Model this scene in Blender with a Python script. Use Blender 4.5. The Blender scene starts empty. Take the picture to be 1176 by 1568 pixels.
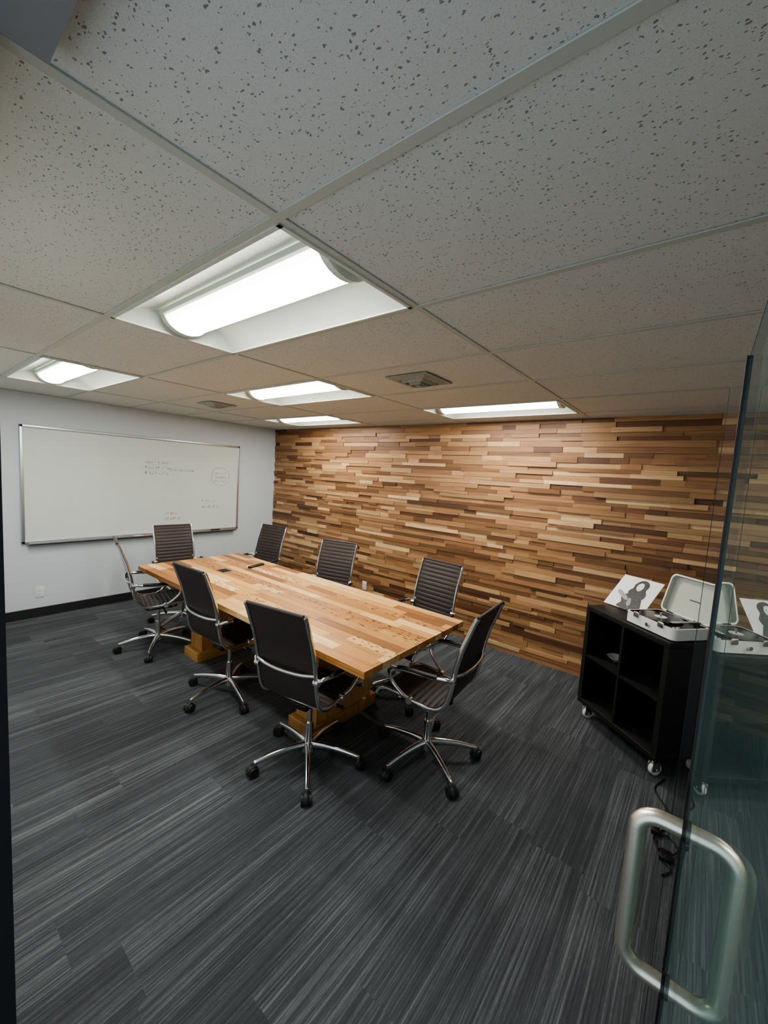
import bpy, bmesh, math, random
from mathutils import Vector, Matrix
random.seed(7)
S=bpy.context.scene
COL=S.collection
try: S.view_settings.look='AgX - Medium High Contrast'
except Exception as ex: print(ex)
# ------------------------------------------------ constants (metres)
H=2.357; CAMZ=1.744
WX=-5.476; WY=3.979; RX=1.6; FY=0.117
GX=-0.8927; GY=0.6311

# ------------------------------------------------ helpers
def link(o,parent=None):
    COL.objects.link(o)
    if parent: o.parent=parent
    return o
def empty(name,loc=(0,0,0),rz=0):
    e=bpy.data.objects.new(name,None); e.location=loc; e.rotation_euler=(0,0,rz); e.empty_display_size=.1
    COL.objects.link(e); return e
def obj(name,me,parent=None,loc=(0,0,0),rot=(0,0,0)):
    o=bpy.data.objects.new(name,me); o.location=loc; o.rotation_euler=rot
    return link(o,parent)
class MB:
    """mesh builder"""
    def __init__(s): s.v=[];s.f=[];s.m=[];s.sm=[];s.c=[]
    def add(s,vs,fs,mat=0,smooth=False,col=(1,1,1,1)):
        b=len(s.v); s.v+= [tuple(v) for v in vs]
        for f in fs:
            s.f.append([b+i for i in f]); s.m.append(mat); s.sm.append(smooth); s.c.append(col)
    def box(s,x0,x1,y0,y1,z0,z1,mat=0,col=(1,1,1,1),M=None,bev=0):
        if bev>0:
            bm=bmesh.new(); bmesh.ops.create_cube(bm,size=1)
            for v in bm.verts: v.co=Vector(((x0+x1)/2+v.co.x*(x1-x0),(y0+y1)/2+v.co.y*(y1-y0),(z0+z1)/2+v.co.z*(z1-z0)))
            bmesh.ops.bevel(bm,geom=bm.edges[:],offset=bev,segments=3,affect='EDGES',profile=.5)
            s.addbm(bm,mat,True,col,M); return
        vs=[Vector((x,y,z)) for z in (z0,z1) for y in (y0,y1) for x in (x0,x1)]
        if M: vs=[M@v for v in vs]
        s.add(vs,[(0,2,3,1),(4,5,7,6),(0,1,5,4),(2,6,7,3),(0,4,6,2),(1,3,7,5)],mat,False,col)
    def addbm(s,bm,mat=0,smooth=True,col=(1,1,1,1),M=None):
        bm.verts.index_update()
        vs=[(M@v.co if M else v.co.copy()) for v in bm.verts]
        s.add(vs,[[v.index for v in f.verts] for f in bm.faces],mat,smooth,col); bm.free()
    def cyl(s,p0,p1,r0,r1=None,n=20,mat=0,col=(1,1,1,1),caps=True):
        r1=r0 if r1 is None else r1
        p0=Vector(p0);p1=Vector(p1);d=(p1-p0).normalized()
        a=d.orthogonal().normalized();b=d.cross(a)
        vs=[];
        for p,r in ((p0,r0),(p1,r1)):
            for i in range(n):
                t=2*math.pi*i/n; vs.append(p+a*r*math.cos(t)+b*r*math.sin(t))
        s.add(vs,[(i,(i+1)%n,n+(i+1)%n,n+i) for i in range(n)],mat,True,col)
        if caps:
            s.add(vs[:n],[list(range(n))[::-1]],mat,False,col); s.add(vs[n:],[list(range(n))],mat,False,col)
    def tube(s,pts,r,n=12,mat=0,closed=False,col=(1,1,1,1),sx=1.0,side=None):
        """swept tube; side=fixed side vector, sx = flattening along side"""
        P=[Vector(p) for p in pts];N=len(P);vs=[]
        prev=None
        for i in range(N):
            if closed: t=(P[(i+1)%N]-P[i-1]).normalized()
            else: t=(P[min(i+1,N-1)]-P[max(i-1,0)]).normalized()
            if side is not None: a=(Vector(side)-t*Vector(side).dot(t)).normalized()
            elif prev is None: a=t.orthogonal().normalized()
            else: a=(prev-t*prev.dot(t)).normalized()
            prev=a;b=t.cross(a)
            rr=r[i] if isinstance(r,(list,tuple)) else r
            for k in range(n):
                q=2*math.pi*k/n; vs.append(P[i]+a*rr*sx*math.cos(q)+b*rr*math.sin(q))
        fs=[]
        for i in range(N if closed else N-1):
            j=(i+1)%N
            for k in range(n): fs.append((i*n+k,i*n+(k+1)%n,j*n+(k+1)%n,j*n+k))
        s.add(vs,fs,mat,True,col)
        if not closed:
            s.add(vs[:n],[list(range(n))[::-1]],mat,False,col); s.add(vs[-n:],[list(range(n))],mat,False,col)
    def mesh(s,name,mats):
        me=bpy.data.meshes.new(name); me.from_pydata(s.v,[],s.f)
        for m in mats: me.materials.append(m)
        me.polygons.foreach_set('material_index',s.m); me.polygons.foreach_set('use_smooth',s.sm)
        ca=me.color_attributes.new('pc','FLOAT_COLOR','CORNER')
        buf=[]
        for p,c in zip(me.polygons,s.c): buf+=list(c)*p.loop_total
        ca.data.foreach_set('color',buf)
        me.update(); return me
def catmull(pts,n=8):
    P=[Vector(p) for p in pts];P=[P[0]*2-P[1]]+P+[P[-1]*2-P[-2]];o=[]
    for i in range(1,len(P)-2):
        for k in range(n):
            t=k/n;a,b,c,d=P[i-1:i+3]
            o.append(.5*((2*b)+(c-a)*t+(2*a-5*b+4*c-d)*t*t+(3*b-a-3*c+d)*t**3))
    o.append(P[-2]);return o

# ------------------------------------------------ materials
def mat(name,col=(.8,.8,.8),rough=.5,metal=0,**k):
    m=bpy.data.materials.new(name); m.use_nodes=True
    b=m.node_tree.nodes['Principled BSDF']
    b.inputs['Base Color'].default_value=(*col,1); b.inputs['Roughness'].default_value=rough; b.inputs['Metallic'].default_value=metal
    for kk,v in k.items(): b.inputs[kk].default_value=v
    return m
class NT:
    def __init__(s,m): s.t=m.node_tree; s.b=s.t.nodes['Principled BSDF']
    def n(s,ty,**k):
        x=s.t.nodes.new(ty)
        for a,v in k.items(): setattr(x,a,v)
        return x
    def l(s,a,b): s.t.links.new(a,b)
    def math(s,op,a,b=None,c=None,clamp=False):
        x=s.n('ShaderNodeMath',operation=op,use_clamp=clamp)
        for i,v in enumerate((a,b,c)):
            if v is None: continue
            if hasattr(v,'links'): s.l(v,x.inputs[i])
            else: x.inputs[i].default_value=v
        return x.outputs[0]
    def obj(s,scale=(1,1,1),loc=(0,0,0)):
        tc=s.n('ShaderNodeTexCoord'); mp=s.n('ShaderNodeMapping'); mp.inputs['Scale'].default_value=scale; mp.inputs['Location'].default_value=loc
        s.l(tc.outputs['Object'],mp.inputs['Vector']); return mp.outputs[0]
    def noise(s,vec,scale=1,detail=2,rough=.5):
        x=s.n('ShaderNodeTexNoise'); x.inputs['Scale'].default_value=scale; x.inputs['Detail'].default_value=detail; x.inputs['Roughness'].default_value=rough
        s.l(vec,x.inputs['Vector']); return x.outputs['Fac']
    def ramp(s,fac,stops):
        x=s.n('ShaderNodeValToRGB'); e=x.color_ramp.elements
        while len(e)<len(stops): e.new(.5)
        for i,(p,c) in enumerate(stops): e[i].position=p; e[i].color=(*c,1) if len(c)==3 else c
        s.l(fac,x.inputs[0]); return x.outputs[0]
    def mix(s,fac,a,b,mode='MIX'):
        x=s.n('ShaderNodeMix',data_type='RGBA',blend_type=mode)
        for i,v in ((0,fac),(6,a),(7,b)):
            if hasattr(v,'links'): s.l(v,x.inputs[i])
            elif i==0: x.inputs[0].default_value=v
            else: x.inputs[i].default_value=(*v,1)
        return x.outputs[2]
    def bump(s,h,st=.3,d=.01):
        x=s.n('ShaderNodeBump'); x.inputs['Strength'].default_value=st; x.inputs['Distance'].default_value=d
        s.l(h,x.inputs['Height']); s.l(x.outputs[0],s.b.inputs['Normal'])

def m_wall(name,col):
    m=mat(name,col,.75); t=NT(m); v=t.obj(); t.bump(t.noise(v,180,3),.15,.004); return m
M_WALL=m_wall('painted_drywall',(.62,.675,.71))
M_BLACKTRIM=mat('black_rubber_trim',(.02,.02,.022),.6)
M_GRIDBAR=mat('painted_tbar',(.53,.565,.51),.5)

# ceiling tile
M_TILE=mat('fissured_ceiling_tile',(.6,.6,.58),.95)
t=NT(M_TILE); v=t.obj()
warp=t.n('ShaderNodeVectorMath',operation='ADD'); nz=t.n('ShaderNodeTexNoise'); nz.inputs['Scale'].default_value=120; t.l(v,nz.inputs['Vector'])
sc=t.n('ShaderNodeVectorMath',operation='SCALE'); sc.inputs['Scale'].default_value=.010; t.l(nz.outputs['Color'],sc.inputs[0]); t.l(v,warp.inputs[0]); t.l(sc.outputs[0],warp.inputs[1])
mp=t.n('ShaderNodeMapping'); mp.inputs['Scale'].default_value=(115,195,130); t.l(warp.outputs[0],mp.inputs['Vector'])
vo=t.n('ShaderNodeTexVoronoi'); vo.inputs['Scale'].default_value=1; t.l(mp.outputs[0],vo.inputs['Vector'])
sep=t.n('ShaderNodeSeparateColor'); t.l(vo.outputs['Color'],sep.inputs[0])
thr=t.math('MULTIPLY',t.math('POWER',sep.outputs[0],2.8),.43)
big=t.math('LESS_THAN',vo.outputs['Distance'],thr)
vo2=t.n('ShaderNodeTexVoronoi'); vo2.inputs['Scale'].default_value=330; t.l(v,vo2.inputs['Vector'])
small=t.math('MULTIPLY',t.math('LESS_THAN',vo2.outputs['Distance'],.24),.26)
hole=t.math('MAXIMUM',t.math('MULTIPLY',big,.70),small)
base=t.mix(t.noise(v,4,3),(.66,.68,.645),(.71,.73,.695))
c=t.mix(hole,base,(.09,.09,.085)); t.l(c,t.b.inputs['Base Color'])
t.bump(t.math('SUBTRACT',1,hole),.45,.003)

# carpet planks
M_CARPET=mat('carpet_planks',(.05,.05,.06),.95)
t=NT(M_CARPET); v=t.obj(); sp=t.n('ShaderNodeSeparateXYZ'); t.l(v,sp.inputs[0])
cx=t.math('FLOOR',t.math('DIVIDE',sp.outputs[0],.25))
wn=t.n('ShaderNodeTexWhiteNoise',noise_dimensions='1D'); t.l(cx,wn.inputs['W'])
yy=t.math('ADD',sp.outputs[1],wn.outputs['Value'])
cy=t.math('FLOOR',yy)
cmb=t.n('ShaderNodeCombineXYZ'); t.l(cx,cmb.inputs[0]); t.l(cy,cmb.inputs[1])
wn2=t.n('ShaderNodeTexWhiteNoise',noise_dimensions='3D'); t.l(cmb.outputs[0],wn2.inputs['Vector'])
off=t.math('MULTIPLY',wn2.outputs['Value'],37)
def stripes(fx,fy,seed,det=2):
    c2=t.n('ShaderNodeCombineXYZ')
    t.l(t.math('MULTIPLY',sp.outputs[0],fx),c2.inputs[0]); t.l(t.math('MULTIPLY',sp.outputs[1],fy),c2.inputs[1]); t.l(t.math('ADD',off,seed),c2.inputs[2])
    return t.noise(c2.outputs[0],1,det,.6)
s1=stripes(150,1.8,0,1); s2=stripes(16,.8,11); s3=stripes(300,30,23)
st=t.math('ADD',t.math('MULTIPLY',s1,.58),t.math('ADD',t.math('MULTIPLY',s2,.24),t.math('MULTIPLY',s3,.18)))
st=t.math('ADD',st,t.math('MULTIPLY',t.math('SUBTRACT',wn2.outputs['Value'],.5),.10))
cc=t.ramp(st,[(.36,(.050,.055,.062)),(.50,(.078,.086,.095)),(.59,(.13,.142,.154)),(.70,(.215,.23,.245))])
fine=t.noise(v,420,1)
cc=t.mix(.5,cc,t.ramp(fine,[(.3,(.4,.4,.4)),(.7,(1,1,1))]),'MULTIPLY')
t.l(cc,t.b.inputs['Base Color']); t.bump(t.math('ADD',s1,fine),.5,.006)

def wood_mat(name,axis,rough,worm=False,gs=1.0):
    m=mat(name,(.5,.3,.15),rough); t=NT(m)
    at=t.n('ShaderNodeAttribute',attribute_name='pc')
    tc=t.n('ShaderNodeTexCoord')
    addv=t.n('ShaderNodeVectorMath',operation='ADD'); sc=t.n('ShaderNodeVectorMath',operation='SCALE'); sc.inputs['Scale'].default_value=9
    t.l(at.outputs['Color'],sc.inputs[0]); t.l(tc.outputs['Object'],addv.inputs[0]); t.l(sc.outputs[0],addv.inputs[1])
    mp=t.n('ShaderNodeMapping'); mp.inputs['Scale'].default_value={'x':(3,70,70),'z':(70,70,3)}[axis]; t.l(addv.outputs[0],mp.inputs['Vector'])
    g=t.noise(mp.outputs[0],gs,4,.6)
    mul=t.ramp(g,[(.25,(.62,.57,.52)),(.5,(.95,.94,.93)),(.75,(1.12,1.12,1.12))])
    c=t.mix(1,at.outputs['Color'],mul,'MULTIPLY')
    if worm:
        mp2=t.n('ShaderNodeMapping'); mp2.inputs['Scale'].default_value=(26,80,60); t.l(tc.outputs['Object'],mp2.inputs['Vector'])
        vo=t.n('ShaderNodeTexVoronoi'); vo.inputs['Scale'].default_value=1; t.l(mp2.outputs[0],vo.inputs['Vector'])
        sep=t.n('ShaderNodeSeparateColor'); t.l(vo.outputs['Color'],sep.inputs[0])
        hole=t.math('LESS_THAN',vo.outputs['Distance'],t.math('MULTIPLY',t.math('POWER',sep.outputs[1],1.4),.52))
        hole=t.math('MULTIPLY',hole,at.outputs['Alpha'])
        c=t.mix(hole,c,(.05,.02,.01))
    t.l(c,t.b.inputs['Base Color']); t.bump(g,.25,.003)
    return m
M_CLAD=wood_mat('reclaimed_wood',"x",.50)
M_TABLE=wood_mat('butcher_block',"x",.40,True)
M_TABLEBASE=wood_mat('table_base_wood',"z",.45)
M_CHROME=mat('polished_aluminium',(.80,.80,.80),.14,1)
M_STEEL=mat('brushed_steel',(.84,.80,.69),.36,1)
t=NT(M_STEEL); t.bump(t.noise(t.obj((400,400,30)),1,2),.08,.001)
M_LEATHER=mat('dark_leather',(.052,.040,.037),.48); t=NT(M_LEATHER); t.b.inputs['Specular IOR Level'].default_value=.4; t.bump(t.noise(t.obj(),300,3),.15,.002)
M_BLACK=mat('black_plastic',(.012,.012,.013),.4)
M_WHEEL=mat('caster_rubber',(.02,.02,.02),.5)
M_CAB=mat('black_laminate',(.010,.010,.010),.5); t=NT(M_CAB); t.bump(t.noise(t.obj((5,5,60)),4,2),.05,.002)
M_WHITEPL=mat('white_plastic',(.78,.78,.76),.4)
M_CREAM=mat('cream_vinyl',(.84,.85,.80),.5); t=NT(M_CREAM); t.bump(t.noise(t.obj(),350,2),.2,.002)
M_LIDIN=mat('grey_lining',(.54,.57,.51),.7)
M_VINYL=mat('record_vinyl',(.01,.01,.01),.18)
M_PAPER=mat('print_paper',(.88,.88,.88),.5)
M_INK=mat('print_ink',(.02,.02,.02),.5); t=NT(M_INK); t.l(t.ramp(t.noise(t.obj((30,30,60)),1,4,.6),[(.46,(.008,.008,.008)),(.64,(.03,.03,.03)),(.76,(.25,.25,.25))]),t.b.inputs['Base Color'])
M_INKG=mat('print_grey',(.30,.30,.30),.5)
M_BOARD=mat('whiteboard_surface',(.66,.68,.66),.22); t=NT(M_BOARD); t.l(t.mix(t.noise(t.obj(),3,4),(.66,.72,.69),(.73,.78,.75)),t.b.inputs['Base Color'])
M_FRAME=mat('anodised_frame',(.55,.56,.57),.35,.8)
M_MK=mat('marker_grey',(.22,.25,.25),.6); M_PK=mat('marker_pink',(.75,.12,.25),.6)
M_REFL=mat('troffer_enamel',(.64,.69,.63),.4)
M_VENT=mat('vent_enamel',(.34,.37,.34),.5); M_DARK=mat('dark_void',(.008,.008,.008),.9)
M_HEAD=mat('header_metal',(.24,.25,.26),.5)
M_LAMP=bpy.data.materials.new('diffuser_glow'); M_LAMP.use_nodes=True
nt=M_LAMP.node_tree; nt.nodes.clear(); e=nt.nodes.new('ShaderNodeEmission'); o_=nt.nodes.new('ShaderNodeOutputMaterial')
e.inputs['Color'].default_value=(1,.98,.91,1); nt.links.new(e.outputs[0],o_.inputs[0])
tcn=nt.nodes.new('ShaderNodeTexCoord'); spn=nt.nodes.new('ShaderNodeSeparateXYZ'); ab=nt.nodes.new('ShaderNodeMath'); ab.operation='ABSOLUTE'
mr=nt.nodes.new('ShaderNodeMapRange'); mr.inputs['From Min'].default_value=.02; mr.inputs['From Max'].default_value=.085; mr.inputs['To Min'].default_value=68; mr.inputs['To Max'].default_value=7
nt.links.new(tcn.outputs['Object'],spn.inputs[0]); nt.links.new(spn.outputs[1],ab.inputs[0]); nt.links.new(ab.outputs[0],mr.inputs['Value']); nt.links.new(mr.outputs[0],e.inputs['Strength'])
# glass
M_GLASS=bpy.data.materials.new('door_glass'); M_GLASS.use_nodes=True
nt=M_GLASS.node_tree; nt.nodes.clear()
o_=nt.nodes.new('ShaderNodeOutputMaterial'); mx=nt.nodes.new('ShaderNodeMixShader'); tr=nt.nodes.new('ShaderNodeBsdfTransparent'); gl=nt.nodes.new('ShaderNodeBsdfGlossy')
fr=nt.nodes.new('ShaderNodeFresnel'); fr.inputs['IOR'].default_value=1.5; ge=nt.nodes.new('ShaderNodeNewGeometry'); mm=nt.nodes.new('ShaderNodeMath'); mm.operation='MULTIPLY'; sb=nt.nodes.new('ShaderNodeMath'); sb.operation='SUBTRACT'; sb.inputs[0].default_value=1
nt.links.new(ge.outputs['Backfacing'],sb.inputs[1]); nt.links.new(fr.outputs[0],mm.inputs[0]); nt.links.new(sb.outputs[0],mm.inputs[1])
tr.inputs['Color'].default_value=(.84,.91,.89,1); gl.inputs['Roughness'].default_value=0.0; gl.inputs['Color'].default_value=(.88,.94,.93,1)
nt.links.new(mm.outputs[0],mx.inputs[0]); nt.links.new(tr.outputs[0],mx.inputs[1]); nt.links.new(gl.outputs[0],mx.inputs[2])
df=nt.nodes.new('ShaderNodeBsdfDiffuse'); df.inputs['Color'].default_value=(.24,.42,.43,1); mx2=nt.nodes.new('ShaderNodeMixShader'); mx2.inputs[0].default_value=.07
nt.links.new(mx.outputs[0],mx2.inputs[1]); nt.links.new(df.outputs[0],mx2.inputs[2]); nt.links.new(mx2.outputs[0],o_.inputs[0])
M_GEDGE=mat('glass_edge',(.006,.012,.012),.3)

# ------------------------------------------------ room shell
def boxobj(name,x0,x1,y0,y1,z0,z1,m,parent=None,bev=0):
    b=MB(); b.box(x0,x1,y0,y1,z0,z1,bev=bev); return obj(name,b.mesh(name,[m]),parent)
BY=-1.3
boxobj('floor',WX-.1,RX+.1,BY,WY+.1,-.1,0,M_CARPET)
boxobj('wall_left',WX-.1,WX,BY,WY+.1,0,H+.15,M_WALL)
boxobj('wall_right',RX,RX+.1,BY,WY+.1,0,H+.15,M_WALL)
boxobj('wall_back',WX,RX,WY,WY+.1,0,H+.15,M_DARK)
boxobj('wall_front',WX,-.90,0.0,FY,0,H,M_WALL)
boxobj('wall_front_side',.10,RX,-.02,.08,0,H,M_WALL)
boxobj('trim_1',-.90,-.87,.03,FY,0,H,M_BLACKTRIM)
boxobj('baseboard_left',WX,WX+.012,FY,WY-.03,0,.10,M_BLACKTRIM)
boxobj('trim_2',-.835,.10,-.25,.177,H-.03,H,M_HEAD)

# ceiling: tiles + T-bars, with openings for the troffers
xs=[WX]+[GX-1.22*i for i in (3,2,1,0,-1,-2)]+[RX]
ys=[BY]+[GY+.61*j for j in range(-3,6)]+[WY]
lights=[(0,0),(2,0),(1,2),(2,4),(0,4)]
def is_light(xa,ya):
    for i,j in lights:
        if abs(xa-(GX-1.22*(i+1)))<.01 and abs(ya-(GY+.61*j))<.01: return True
    return False
b=MB()
for a in range(len(xs)-1):
    for c_ in range(len(ys)-1):
        if is_light(xs[a],ys[c_]): continue
        x0,x1,y0,y1=xs[a],xs[a+1],ys[c_],ys[c_+1]
        dz=random.uniform(0,.0015)
        b.box(x0+.003,x1-.003,y0+.003,y1-.003,H+.004+dz,H+.02,0)
g=.012
for y in ys[1:-1]: b.box(WX,RX,y-g,y+g,H,H+.0035,1)
for x in xs[1:-1]: b.box(x-g,x+g,BY,WY,H+.0002,H+.0037,1)
b.box(WX,WX+.02,BY,WY,H-.001,H+.0033,1); b.box(WX,RX,WY-.045,WY,H-.001,H+.0033,1)
b.box(WX-.1,RX+.1,BY,WY+.1,H+.14,H+.16,2)
obj('ceiling',b.mesh('ceiling',[M_TILE,M_GRIDBAR,M_DARK]))

# ------------------------------------------------ troffers
def troffer_mesh():
    b=MB(); L=1.196; W=.586; d=.085; x=L/2; y=W/2
    for (x0,x1,y0,y1) in ((-x,x,-y,-y+.014),(-x,x,y-.014,y),(-x,-x+.014,-y,y),(x-.014,x,-y,y)):
        b.box(x0,x1,y0,y1,-.004,.004,0)
    n=14
    def prof(t):
        yy=-y+.012+(W-.024)*t; s=min(t,1-t)*2
        return yy, d*(math.sin(min(1,s*1.5)*math.pi/2))**.8
    P=[prof(i/(2*n)) for i in range(2*n+1)]
    xi=x-.05
    vs=[];
    for yy,zz in P: vs+= [(-xi-.036*(1-zz/d),yy,zz),(xi+.036*(1-zz/d),yy,zz)]
    b.add(vs,[(2*i,2*i+1,2*i+3,2*i+2) for i in range(2*n)],0,True)
    for s in (-1,1):
        vs=[]
        for yy,zz in P: vs+=[(s*(xi+.036*(1-zz/d)),yy,zz),(s*(x-.012),yy,.0)]
        b.add(vs,[(2*i,2*i+1,2*i+3,2*i+2) for i in range(2*n)],0,False)
    RB=.100; ZC=.074; ZR=.070
    for s in (-1,1):
        m=12; vs=[]
        for k in range(m+1):
            a=math.pi*k/m; vs.append((s*.52,(RB+.006)*math.cos(a),ZC-(ZR+.006)*math.sin(a)))
        vs2=[(s*.548,p[1]*1.04,ZC+(p[2]-ZC)*1.04) for p in vs]
        al=vs+vs2; b.add(al,[(i,i+1,m+2+i,m+1+i) for i in range(m)],0,True)
        b.add(vs2,[list(range(m+1))],0); b.add(vs,[list(range(m+1))],0)
    for s in (-1,1): b.box(-.54,.54,s*(RB+.007)-.008,s*(RB+.007)+.008,.058,.080,0)
    m=16;vs=[]
    for k in range(m+1):
        a=math.pi*k/m
        for sx in (-.519,.519): vs.append((sx,RB*math.cos(a),ZC-ZR*math.sin(a)))
    b.add(vs,[(2*i,2*i+1,2*i+3,2*i+2) for i in range(m)],1,True)
    return b.mesh('troffer',[M_REFL,M_LAMP])
tm=troffer_mesh()
for i,j in lights:
    obj('ceiling_troffer_light',tm,None,(GX-1.22*i-.61,GY+.61*j+.305,H))

# ------------------------------------------------ air vents
def vent_mesh(s):
    b=MB(); 
    b.box(-s,s,-s,s,-.006,.0,0,bev=.002)
    k=0
    for r,z in ((s*.82,-.016),(s*.58,-.028),(s*.34,-.038)):
        o=r;i=r*.78
        vs=[(o*a,o*c,-.006) for a,c in ((-1,-1),(1,-1),(1,1),(-1,1))]+[(i*a,i*c,z) for a,c in ((-1,-1),(1,-1),(1,1),(-1,1))]
        vs+=[((i-.006)*a,(i-.006)*c,z) for a,c in ((-1,-1),(1,-1),(1,1),(-1,1))]+[((o-.012)*a,(o-.012)*c,-.0065) for a,c in ((-1,-1),(1,-1),(1,1),(-1,1))]
        for q in range(4):
            n=(q+1)%4; b.add(vs,[(q,n,4+n,4+q),(4+q,4+n,8+n,8+q),(8+q,8+n,12+n,12+q)],0)
        b.box(-(i-.008),i-.008,-(i-.008),i-.008,-.0072,-.0066,1)
    b.box(-s*.14,s*.14,-s*.14,s*.14,-.040,-.036,0)
    b.cyl((0,0,-.036),(0,0,-.006),.008,mat=0)
    return b.mesh('vent',[M_VENT,M_DARK])
obj('ceiling_air_vent',vent_mesh(.155),None,(-1.50,2.155,H),(0,0,0))
obj('ceiling_air_vent',vent_mesh(.14),None,(-3.98,2.155,H),(0,0,0))

# ------------------------------------------------ reclaimed wood cladding
b=MB()
pal=[((.335,.178,.080),10),((.255,.128,.056),9),((.42,.240,.115),9),((.52,.32,.160),7),((.180,.085,.038),6),((.68,.47,.26),4),((.115,.054,.026),2),((.38,.208,.096),7)]
cols=[c for c,_ in pal]; ws=[w for _,w in pal]
z0=0.0
while z0<H-.004:
    rh=random.choice((.028,.036,.042,.046,.052))
    if z0+rh>H-.02: rh=H-z0
    x=WX-random.uniform(0,.4)
    while x<RX:
        L=random.choice((.16,.24,.32,.42,.55,.75))*random.uniform(.85,1.15)
        xa=max(x,WX+.001);xb=min(x+L,RX-.001)
        if xb-xa>.01:
            c=random.choices(cols,ws)[0]; k=random.uniform(.82,1.16); kk=random.uniform(.93,1.07)
            d=random.uniform(.005,.026)
            b.box(xa+.0005,xb-.0005,WY-d,WY-.0005,z0+.0006,z0+rh-.0006,0,(c[0]*k,c[1]*k*kk,c[2]*k*kk,1))
        x+=L
    z0+=rh
obj('wood_plank_cladding',b.mesh('cladding',[M_CLAD]))

# ------------------------------------------------ whiteboard
wb=empty('whiteboard',(WX,0,0))
y0,y1,z0,z1=.872,3.321,.808,2.036
b=MB(); b.box(.008,.018,y0+.01,y1-.01,z0+.01,z1-.01,0)
obj('panel',b.mesh('panel',[M_BOARD]),wb)
b=MB(); f=.028
b.box(.001,.028,y0,y1,z1-f,z1,0,bev=.004);b.box(.001,.028,y0,y1,z0,z0+f,0,bev=.004);b.box(.001,.028,y0,y0+f,z0,z1,0,bev=.004);b.box(.001,.028,y1-f,y1,z0,z1,0,bev=.004)
b.box(.02,.075,y0+.05,y1-.05,z0-.012,z0-.004,0); b.box(.07,.075,y0+.05,y1-.05,z0-.012,z0+.006,0)
obj('frame_and_tray',b.mesh('frame',[M_FRAME]),wb)
def scribble(cy,cz,w,h,lines,m,seed,name):
    R=random.Random(seed); b=MB()
    for li in range(lines):
        z=cz+h/2-h*(li+.5)/lines; y=cy-w/2; lh=h/lines*.32
        end=cy+w/2*R.uniform(.5,1)
        while y<end:
            n=R.randint(3,5); pts=[]
            for k in range(n): pts.append((.0185,y+R.uniform(0,lh*1.1),z+R.uniform(-lh,lh)))
            b.tube(catmull(pts,4),.0018,5,0)
            y+=lh*R.choice((1.2,1.3,1.5,2.1))
    obj(name,b.mesh(name,[m]),wb)
scribble(2.22,1.66,.36,.20,3,M_MK,1,'marker_writing')
scribble(2.50,1.64,.34,.05,1,M_MK,5,'marker_writing')
scribble(3.03,1.57,.17,.16,3,M_MK,2,'marker_writing')
scribble(2.88,1.19,.24,.16,2,M_MK,3,'marker_writing')
scribble(2.37,1.04,.22,.12,2,M_PK,4,'marker_writing')
b=MB(); b.tube([(.0185,3.03+.135*math.cos(a*.2618)*(1+.04*math.sin(a)),1.575+.13*math.sin(a*.2618)) for a in range(24)],.0018,5,0,closed=True)
obj('marker_circle',b.mesh('circ',[M_MK]),wb)
b=MB()
for i,(yy,mt) in enumerate(((2.0,0),(2.16,0),(1.9,1))):
    b.cyl((.05,yy,z0+.004),(.052,yy+.11,z0+.004),.008,mat=mt)
b.box(.03,.065,2.9,3.02,z0-.004,z0+.02,2,bev=.004)
obj('markers_and_eraser',b.mesh('mk',[M_PK,M_WHITEPL,M_BLACK]),wb)

# ------------------------------------------------ outlets
def outlet():
    b=MB(); b.box(-.036,.036,-.006,0,-.058,.058,0,bev=.003)
    for s in (-.02,.02):
        b.box(-.016,.016,-.008,-.005,s-.013,s+.013,0,bev=.002)
        for q in (-.006,.006): b.box(q-.0012,q+.0012,-.0085,-.0078,s-.004,s+.006,1)
    return b.mesh('outlet',[M_WHITEPL,M_DARK])
om=outlet()
obj('wall_outlet',om,None,(WX,1.01,.27),(0,0,math.radians(90)))
obj('wall_outlet',om,None,(-3.41,WY-.024,.27))

# ------------------------------------------------ conference table
tb=empty('conference_table',(-2.655,1.99,0))
TL,TW=2.843,1.046
b=MB(); nr=14; rw=TW/nr
tp=[((.66,.355,.115),8),((.74,.455,.18),7),((.50,.235,.070),7),((.82,.56,.27),5),((.31,.130,.042),5),((.60,.31,.10),5)]
tc_=[c for c,_ in tp]; tw_=[w for _,w in tp]
for r in range(nr):
    y=-TW/2+r*rw; x=-TL/2-random.uniform(0,.5)
    while x<TL/2:
        L=random.uniform(.28,.75); xa=max(x,-TL/2); xb=min(x+L,TL/2)
        if xb-xa>.004:
            c=random.choices(tc_,tw_)[0]; k=random.uniform(.85,1.1)
            if 6<=r<=7: c=(.50,.23,.07) if random.random()<.8 else c
            worm=1.0 if r in (3,6,7,10) and random.random()<.9 else 0.0
            b.box(xa+.0007,xb-.0007,y+.0008,y+rw-.0008,.722,.76,0,(c[0]*k,c[1]*k,c[2]*k,worm))
        x+=L
b.box(-TL/2+.002,TL/2-.002,-TW/2+.002,TW/2-.002,.7225,.757,0,(.16,.07,.025,0))
obj('top',b.mesh('top',[M_TABLE]),tb)
b=MB()
wc=lambda:(lambda k:(.58*k,.32*k,.11*k,0))(random.uniform(.8,1.1))
for cx0 in (.72,-.79):
    for i in range(6):
        yy=-.27+i*.09
        b.box(cx0-.10,cx0+.10,yy+.0005,yy+.0895,.03,.70,0,wc())
    b.box(cx0-.12,cx0+.12,-.32,.32,0,.085,0,wc(),bev=.004)
    b.box(cx0-.16,cx0+.16,-.26,.26,.69,.7215,0,wc(),bev=.003)
b.box(-.69,.62,-.03,.03,.22,.36,0,wc(),bev=.003)
obj('pedestals',b.mesh('ped',[M_TABLEBASE]),tb)
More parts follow.
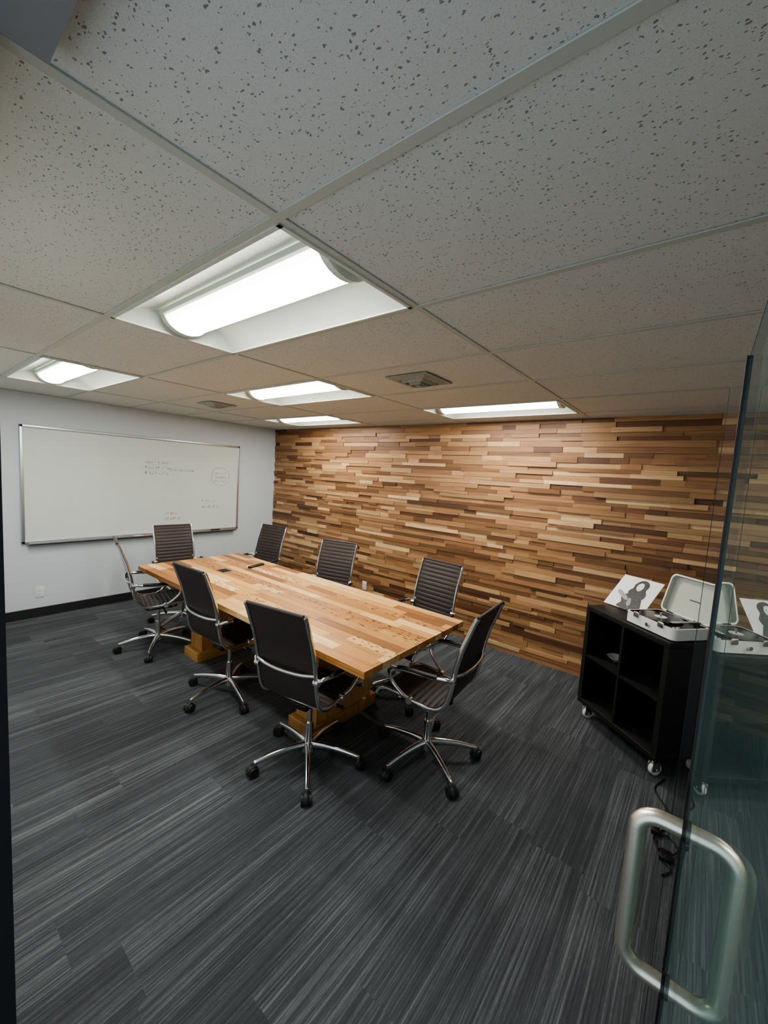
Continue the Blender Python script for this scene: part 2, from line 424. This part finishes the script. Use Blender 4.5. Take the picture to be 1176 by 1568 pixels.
b=MB(); b.box(-.80-.055,-.80+.055,-.055,.035,.7602,.763,0,bev=.001); b.box(-.80-.045,-.80+.045,-.045,.025,.7631,.7636,1)
obj('cable_grommet',b.mesh('grom',[M_BLACK,M_DARK]),tb)
rm=empty('remote_control',(-3.42,2.30,.7605),math.radians(105))
b=MB(); b.box(-.10,.10,-.02,.02,0,.018,0,bev=.006)
for i in range(7):
    for j in (-.009,.009): b.cyl((-.07+i*.02,j,.017),(-.07+i*.02,j,.0195),.004,mat=1,n=10)
obj('body',b.mesh('rem',[M_BLACK,M_DARK]),rm)

# ------------------------------------------------ office chair
prof=catmull([Vector((0,a,c)) for a,c in [(.262,.415),(.245,.448),(.19,.470),(.10,.468),(0,.455),(-.09,.452),(-.155,.47),(-.195,.515),(-.215,.58),(-.228,.66),(-.243,.75),(-.268,.85),(-.300,.94),(-.325,1.01),(-.338,1.035)]],14)
def resample(P,step):
    cum=[0]
    for i in range(1,len(P)): cum.append(cum[-1]+(P[i]-P[i-1]).length)
    o=[];j=0;n=int(cum[-1]/step)
    for k in range(n+1):
        s=k*step
        while j<len(P)-2 and cum[j+1]<s: j+=1
        t=(s-cum[j])/max(1e-9,cum[j+1]-cum[j]); o.append(P[j].lerp(P[j+1],min(1,t)))
    return o
pr=resample(list(prof),.004)
NP=len(pr)
def tang(i): return (pr[min(i+1,NP-1)]-pr[max(i-1,0)]).normalized()
def chair_meshes():
    b=MB(); hw=.195; nx=10
    top=[];bot=[]
    for i in range(NP):
        t_=tang(i); nrm=Vector((0,t_.z,-t_.y))   # points to the sitter side
        s=i*.004; rib=abs(math.sin(math.pi*s/.036))**.5*.0065
        edge=min(1,(min(i,NP-1-i)+.01)/4)
        for k in range(nx+1):
            u=-1+2*k/nx; e=(1-abs(u)**8)
            top.append(pr[i]+Vector((u*hw,0,0))+nrm*((.003+rib)*e*edge))
            bot.append(pr[i]+Vector((u*hw,0,0))-nrm*(.006*e*edge))
    w=nx+1; F=[]
    for i in range(NP-1):
        for k in range(nx): F.append((i*w+k,i*w+k+1,(i+1)*w+k+1,(i+1)*w+k))
    b.add(top,F,0,True); b.add(bot,[f[::-1] for f in F],0,True)
    for q in (pr[0],pr[-1]): b.cyl(q+Vector((-.189,0,0)),q+Vector((.189,0,0)),.010,n=12,mat=0)
    sling=b.mesh('sling',[M_LEATHER])
    b=MB()
    path=[p for i,p in enumerate(pr) if i%3==0]+[pr[-1]]
    dz=-.040
    for s in (-1,1):
        b.tube([p+Vector((s*.201,0,0)) for p in path],.014,10,0,side=(1,0,0),sx=.6)
        arm=[(.204,-.225,.69),(.235,-.212,.712),(.248,-.15,.708),(.253,-.05,.700),(.253,.04,.694),(.252,.10,.680),(.249,.138,.645),(.244,.135,.60),(.236,.10,.56),(.224,.06,.525),(.204,.03,.502)]
        b.tube(catmull([(s*x,y,z+dz) for x,y,z in arm],6),.0115,10,0)
        pad=[(.250,-.155,.716),(.254,-.09,.712),(.254,-.02,.708),(.254,.05,.702),(.252,.09,.692)]
        b.tube(catmull([(s*x,y,z+dz) for x,y,z in pad],5),.013,10,1)
        b.cyl((s*.190,-.225,.655),(s*.220,-.225,.655),.020,mat=0)
        b.cyl((s*.190,.03,.458),(s*.220,.03,.458),.020,mat=0)
    b.tube(catmull([(-.197,-.236,.69),(-.12,-.258,.685),(0,-.266,.682),(.12,-.258,.685),(.197,-.236,.69)],6),.011,10,0)
    b.tube(catmull([(-.197,.10,.455),(-.12,.10,.425),(0,.10,.415),(.12,.10,.425),(.197,.10,.455)],6),.012,10,0)
    b.tube(catmull([(-.197,-.09,.445),(-.12,-.09,.425),(0,-.09,.415),(.12,-.09,.425),(.197,-.09,.445)],6),.012,10,0)
    b.box(-.055,.055,-.11,.12,.375,.415,1,bev=.012)
    b.cyl((.05,.03,.395),(.19,.03,.392),.006,mat=0); b.cyl((.17,.03,.392),(.215,.03,.392),.010,mat=1)
    b.cyl((0,.125,.39),(0,.155,.39),.022,mat=1)
    b.cyl((0,0,.20),(0,0,.385),.015,mat=0,n=24); b.cyl((0,0,.09),(0,0,.25),.026,.024,mat=0,n=24)
    frame=b.mesh('frame',[M_CHROME,M_BLACK])
    b=MB()
    b.cyl((0,0,.075),(0,0,.125),.042,.034,mat=0,n=28)
    for k in range(5):
        a=k*math.tau/5; ca,sa=math.cos(a),math.sin(a)
        P=[(ca*r,sa*r,z) for r,z in ((.02,.108),(.10,.108),(.20,.098),(.29,.080),(.315,.076))]
        b.tube(catmull(P,4),[.026-.0145*i/16 for i in range(17)],12,0,side=(-sa,ca,0),sx=.75)
        cx_,cy_=ca*.31,sa*.31
        b.cyl((cx_,cy_,.055),(cx_,cy_,.082),.010,mat=0,n=12)
        R=Matrix.Translation((cx_,cy_,0))@Matrix.Rotation(a+1.1*math.sin(k*2.3),4,'Z')
        ax=R.to_3x3()@Vector((0,1,0)); fw=R.to_3x3()@Vector((1,0,0))
        c0=Vector((cx_,cy_,.0285))+fw*.014
        for s in (-1,1):
            b.cyl(c0+ax*s*.008,c0+ax*s*.027,.0285,mat=1,n=22); b.cyl(c0+ax*s*.027,c0+ax*s*.029,.014,mat=1,n=14)
        hood=[]
        for q in range(9):
            th=math.radians(-10+200*q/8); hood.append(c0+fw*(-.030*math.cos(th))+Vector((0,0,.030*math.sin(th))))
        b.tube(hood,.006,8,1,side=tuple(ax),sx=2.6)
    base=b.mesh('star_base',[M_CHROME,M_WHEEL])
    return sling,frame,base
sl,frm,bs=chair_meshes()
chairs=[(-1.71,1.55,101,-42),(-1.20,2.07,184,-31),(-2.72,1.62,93,-12),(-3.90,1.58,76,-35),(-4.33,2.00,-5,10),(-4.06,2.68,-80,20),(-2.80,2.60,-75,0),(-1.72,2.64,-94,15)]
for x,y,fc,ph in chairs:
    r=math.radians(fc-90)
    e=empty('office_chair',(x,y,0),r)
    obj('ribbed_seat_and_back',sl,e); obj('chrome_frame_with_arms',frm,e)
    obj('five_star_base',bs,e,(0,0,0),(0,0,math.radians(ph)-r))

# ------------------------------------------------ cube shelf cabinet on casters
ca_=math.radians(-39)
FXc,FYc=-.345,3.07
n_=Vector((-math.sin(ca_),math.cos(ca_),0)); e_=Vector((math.cos(ca_),math.sin(ca_),0))
cab=empty('cube_shelf_cabinet',(FXc,FYc,0),ca_)   # local x along the front, +y to the back
W2=.345; D=.39; ZB=.115; ZT=.865; th=.036
b=MB()
b.box(-W2,W2,0,D,ZB,ZB+th,0,bev=.002); b.box(-W2,W2,0,D,ZT-th,ZT,0,bev=.002)
b.box(-W2,-W2+th,0,D,ZB+th,ZT-th,0); b.box(W2-th,W2,0,D,ZB+th,ZT-th,0)
b.box(-.009,.009,.002,D,ZB+th,ZT-th,0); zm=(ZB+ZT)/2
b.box(-W2+th,W2-th,.004,D-.002,zm-.009,zm+.009,0); b.box(-W2+th,W2-th,D-.012,D-.006,ZB+th,ZT-th,0)
obj('carcass',b.mesh('carcass',[M_CAB]),cab)
b=MB()
for x in (-W2+.05,W2-.05):
    for y in (.05,D-.05):
        b.box(x-.03,x+.03,y-.03,y+.03,ZB-.006,ZB-.0005,0)
        b.cyl((x,y,ZB-.03),(x,y,ZB-.006),.016,mat=0)
        b.box(x-.020,x-.016,y-.022,y+.030,.03,ZB-.025,0); b.box(x+.016,x+.020,y-.022,y+.030,.03,ZB-.025,0); b.box(x-.02,x+.02,y-.022,y+.022,ZB-.03,ZB-.025,0)
        b.cyl((x-.012,y+.012,.038),(x+.012,y+.012,.038),.038,mat=1,n=24); b.cyl((x-.023,y+.012,.038),(x+.023,y+.012,.038),.007,mat=0)
obj('casters',b.mesh('casters',[M_CHROME,M_WHITEPL]),cab)
def cabpt(x,y,z): return (FXc+e_.x*x+n_.x*y, FYc+e_.y*x+n_.y*y, z)
p=cabpt(-.17,.15,zm+.0095)
b=MB(); 
pts=[(0,0,.001),(.03,.0,.001),(.035,0,.008),(.062,0,.030),(.066,0,.034),(.060,0,.033),(.032,0,.011),(0,0,.006)]
nn=28;vs=[]
for (r_,_,z) in pts:
    for k in range(nn): vs.append((r_*math.cos(k*math.tau/nn),r_*math.sin(k*math.tau/nn),z))
b.add(vs,[(i*nn+k,i*nn+(k+1)%nn,(i+1)*nn+(k+1)%nn,(i+1)*nn+k) for i in range(len(pts)-1) for k in range(nn)],0,True)
obj('small_bowl',b.mesh('bowl',[M_INKG]),None,p)

# ------------------------------------------------ suitcase record player
def rrect(w,h,r,n=6):
    o=[]
    for cx_,cy_,a0 in ((w/2-r,h/2-r,0),(-w/2+r,h/2-r,90),(-w/2+r,-h/2+r,180),(w/2-r,-h/2+r,270)):
        for k in range(n+1):
            a=math.radians(a0+90*k/n); o.append((cx_+r*math.cos(a),cy_+r*math.sin(a)))
    return o
def shell(b,w,h,r,z0,z1,mi,inner=None,wall=.008,M=None,mi2=None):
    o=rrect(w,h,r);n=len(o); tr_=(lambda v: M@Vector(v)) if M else (lambda v:Vector(v))
    vs=[tr_((x,y,z0)) for x,y in o]+[tr_((x,y,z1)) for x,y in o]
    b.add(vs,[(i,(i+1)%n,n+(i+1)%n,n+i) for i in range(n)],mi,True); b.add(vs[:n],[list(range(n))[::-1]],mi)
    if inner is None: b.add(vs[n:],[list(range(n))],mi)
    else:
        q=rrect(w-2*wall,h-2*wall,r-wall*.6)
        v2=[tr_((x,y,z1)) for x,y in o]+[tr_((x,y,z1)) for x,y in q]+[tr_((x,y,inner)) for x,y in q]
        b.add(v2,[(i,(i+1)%n,n+(i+1)%n,n+i) for i in range(n)],mi)
        b.add(v2,[(n+i,n+(i+1)%n,2*n+(i+1)%n,2*n+i) for i in range(n)],mi if mi2 is None else mi2,True)
        b.add(v2[2*n:],[list(range(n))],mi if mi2 is None else mi2)
pp=cabpt(.155,.165,ZT+.0005)
rp=empty('suitcase_record_player',pp,ca_)
b=MB(); shell(b,.36,.27,.03,0.006,.075,0,.062,.010,None,1)
for sx in (-.14,.14):
    for sy in (-.1,.1): b.cyl((sx,sy,0),(sx,sy,.007),.012,mat=1)
b.cyl((.0,-.137,.04),(.0,-.147,.04),.012,mat=3); b.box(-.11,-.07,-.143,-.134,.055,.09,3,bev=.003); b.box(.07,.11,-.143,-.134,.055,.09,3,bev=.003)
obj('case_base',b.mesh('case',[M_CREAM,M_BLACK,M_LIDIN,M_CHROME]),rp)
b=MB(); b.cyl((-.04,0,.063),(-.04,0,.071),.108,mat=1,n=48); b.cyl((-.04,0,.071),(-.04,0,.074),.122,mat=0,n=56); b.cyl((-.04,0,.0741),(-.04,0,.0745),.036,mat=2,n=32); b.cyl((-.04,0,.074),(-.04,0,.084),.003,mat=1)
b.cyl((.13,.085,.062),(.13,.085,.095),.016,mat=1); b.tube(catmull([(.13,.10,.098),(.13,.04,.10),(.125,-.03,.098),(.095,-.075,.088)],6),.005,8,2); b.box(.08,.105,-.095,-.070,.079,.09,1,bev=.003)
for q in (-.1,-.07): b.cyl((.145,q,.062),(.145,q,.074),.009,mat=2)
obj('turntable',b.mesh('tt',[M_VINYL,M_BLACK,M_WHITEPL]),rp)
Ml=Matrix.Translation((0,.137,.078))@Matrix.Rotation(math.radians(-17),4,'X')@Matrix.Translation((0,0,.132))@Matrix.Rotation(math.radians(90),4,'X')
b=MB(); shell(b,.36,.262,.035,-.048,0,0,-.038,.010,Ml,2)
b.box(-.12,-.07,.128,.142,.066,.088,3); b.box(.07,.12,.128,.142,.066,.088,3)
b.box(-.035,.035,-.012,-.006,-.0375,-.0365,1,M=Ml)
obj('lid',b.mesh('lid',[M_CREAM,M_BLACK,M_LIDIN,M_CHROME]),rp)

# ------------------------------------------------ album cover leaning on a little wire stand
A0=Vector((-.535,3.455,ZT+.006)); A1=Vector((-.290,3.33,ZT+.006)); U=(A1-A0).normalized(); 
horiz=Vector((-U.y,U.x,0)); Vv=(horiz*.72+Vector((0,0,.69))).normalized(); Nn=U.cross(Vv).normalized()
al=empty('album_cover_print')
Ma=Matrix(((U.x,Vv.x,Nn.x,A0.x),(U.y,Vv.y,Nn.y,A0.y),(U.z,Vv.z,Nn.z,A0.z),(0,0,0,1)))
b=MB(); b.box(0,.30,0,.30,-.004,0,0,M=Ma)
def poly(pts,mi,z,M=Ma): b.add([M@Vector((x*.30,y*.30,z)) for x,y in pts],[list(range(len(pts)))],mi)
def smoothpoly(pts,mi,z):
    P=catmull([Vector((x,y,0)) for x,y in pts]+[Vector((*pts[0],0))],5)[:-1]; poly([(p.x,p.y) for p in P],mi,z)
hair=[(.40,.78),(.47,.90),(.57,.95),(.68,.91),(.74,.80),(.73,.66),(.80,.52),(.77,.38),(.68,.34),(.60,.44),(.50,.48),(.40,.44),(.36,.55),(.41,.66)]
face=[(.48,.80),(.54,.86),(.61,.82),(.63,.70),(.57,.60),(.51,.63),(.475,.71)]
body=[(.56,.56),(.70,.46),(.80,.30),(.84,.02),(.34,.02),(.36,.18),(.30,.30),(.33,.42),(.46,.50)]
arm_=[(.10,.50),(.18,.51),(.30,.44),(.44,.35),(.47,.28),(.41,.26),(.28,.33),(.16,.41)]
smoothpoly(body,1,.0006); smoothpoly(hair,1,.0009); smoothpoly(face,3,.0012); smoothpoly(arm_,2,.0013)
smoothpoly([(.48,.34),(.54,.33),(.60,.18),(.57,.10),(.50,.18)],2,.0015)
poly([(.505,.755),(.535,.765),(.535,.75),(.505,.742)],1,.0015); poly([(.57,.765),(.60,.755),(.60,.742),(.57,.75)],1,.0015); poly([(.525,.66),(.575,.66),(.56,.645),(.54,.645)],1,.0015)
pb=Ma@Vector((.15,.20,-.004)); foot=Vector((pb.x,pb.y,0))+horiz*.01; foot.z=ZT+.0045
b.tube([pb,foot],.003,8,4)
obj('cover',b.mesh('album',[M_PAPER,M_INK,M_INKG,M_PAPER,M_BLACK]),al)

# cable on floor + plug strip
cb=empty('power_cable')
b=MB(); R=random.Random(3)
pts=[(-.02,2.92,.006),(-.06,2.78,.006),(.0,2.66,.006),(.06,2.55,.006),(.0,2.46,.006),(-.03,2.36,.008),(.03,2.30,.012),(.07,2.36,.010),(.03,2.43,.008),(-.02,2.38,.014),(.0,2.28,.010),(.05,2.22,.008),(.02,2.16,.006)]
b.tube(catmull(pts,8),.004,8,0)
b.box(.0,.05,2.25,2.31,.002,.028,0,bev=.006); b.box(-.045,-.01,2.40,2.44,.002,.03,0,bev=.006)
obj('cord',b.mesh('cord',[M_BLACK]),cb)

# ------------------------------------------------ glass door with D handles
dr=empty('door_1',(0,0,0)); DX=.033; DY0,DY1=.06,.95; DZ=1.985
b=MB(); b.box(DX,DX+.012,DY0,DY1-.001,.01,DZ-.001,0)
obj('glass_panel',b.mesh('glass',[M_GLASS]),dr)
b=MB(); b.box(DX-.0003,DX+.0123,DY1-.001,DY1+.0008,.01,DZ,0); b.box(DX-.0003,DX+.0123,DY0,DY1,DZ-.001,DZ+.0006,0)
b.box(DX-.0042,DX+.0165,DY1-.010,DY1+.006,.01,DZ+.001,1)
b.tube([(DX-.0215,DY1+.004,.012),(DX-.0215,DY1+.004,DZ-.05)],.0005,6,0)
obj('polished_edge_and_seal',b.mesh('gedge',[M_GEDGE,M_BLACK]),dr)
b=MB(); b.add([(DX-.0215,DY1+.004,.012),(DX-.0055,DY1+.002,.012),(DX-.0055,DY1+.002,DZ-.05),(DX-.0215,DY1+.004,DZ-.05)],[(0,1,2,3)],0)
M_FIN=bpy.data.materials.new('clear_seal_fin'); M_FIN.use_nodes=True; nt=M_FIN.node_tree; nt.nodes.clear()
o_=nt.nodes.new('ShaderNodeOutputMaterial'); tr=nt.nodes.new('ShaderNodeBsdfTransparent'); tr.inputs[0].default_value=(.93,.94,.93,1); gl=nt.nodes.new('ShaderNodeBsdfGlossy'); gl.inputs['Roughness'].default_value=.1; mx=nt.nodes.new('ShaderNodeMixShader'); mx.inputs[0].default_value=.01
nt.links.new(tr.outputs[0],mx.inputs[1]); nt.links.new(gl.outputs[0],mx.inputs[2]); nt.links.new(mx.outputs[0],o_.inputs[0])
obj('clear_fin',b.mesh('fin',[M_FIN]),dr)
HY=.865; zt,zb=CAMZ-.684*HY,CAMZ-1.04*HY
b=MB()
for s in (-1,1):
    x0=DX+.006; so=.076; P=[]
    rr=.036
    P.append((x0,HY,zt)); P.append((x0+s*(so-rr),HY,zt))
    for k in range(1,7):
        a=math.radians(90*k/6); P.append((x0+s*(so-rr+rr*math.sin(a)),HY,zt-rr+rr*math.cos(a)))
    for k in range(0,7):
        a=math.radians(90*k/6); P.append((x0+s*(so-rr+rr*math.cos(a)),HY,zb+rr-rr*math.sin(a)))
    P.append((x0,HY,zb))
    b.tube(P,.0145,18,0,side=(0,1,0))
    for z in (zt,zb): b.cyl((x0+s*.0063,HY,z),(x0+s*.012,HY,z),.019,mat=1,n=24)
obj('pull_handles',b.mesh('handles',[M_STEEL,M_BLACK]),dr)
b=MB(); b.box(DX-.012,DX+.024,DY0-.03,DY0+.05,DZ-.05,H-.03,0,bev=.002); b.box(DX-.012,DX+.024,DY0-.03,DY0+.05,0,.08,0,bev=.002)
obj('pivot_hardware',b.mesh('pivot',[M_BLACK]),dr)

# ------------------------------------------------ world (daylight from the corridor behind)
w=bpy.data.worlds.new('corridor_light'); S.world=w; w.use_nodes=True
w.node_tree.nodes['Background'].inputs[0].default_value=(.78,.88,1,1); w.node_tree.nodes['Background'].inputs[1].default_value=1.35

# ------------------------------------------------ camera
Rm=[(.77688,.62679,.05995),(.10417,-.03404,-.99398),(-.62097,.77844,-.09174)]
r_=Vector(Rm[0]);u_=-Vector(Rm[1]);k_=-Vector(Rm[2])
cam=bpy.data.cameras.new('camera'); co=bpy.data.objects.new('camera',cam); COL.objects.link(co)
co.matrix_world=Matrix(((r_.x,u_.x,k_.x,0),(r_.y,u_.y,k_.y,0),(r_.z,u_.z,k_.z,CAMZ),(0,0,0,1)))
cam.sensor_fit='VERTICAL'; cam.sensor_height=24; cam.sensor_width=18; cam.lens=614.69/1568*24; cam.clip_start=.01
S.camera=co
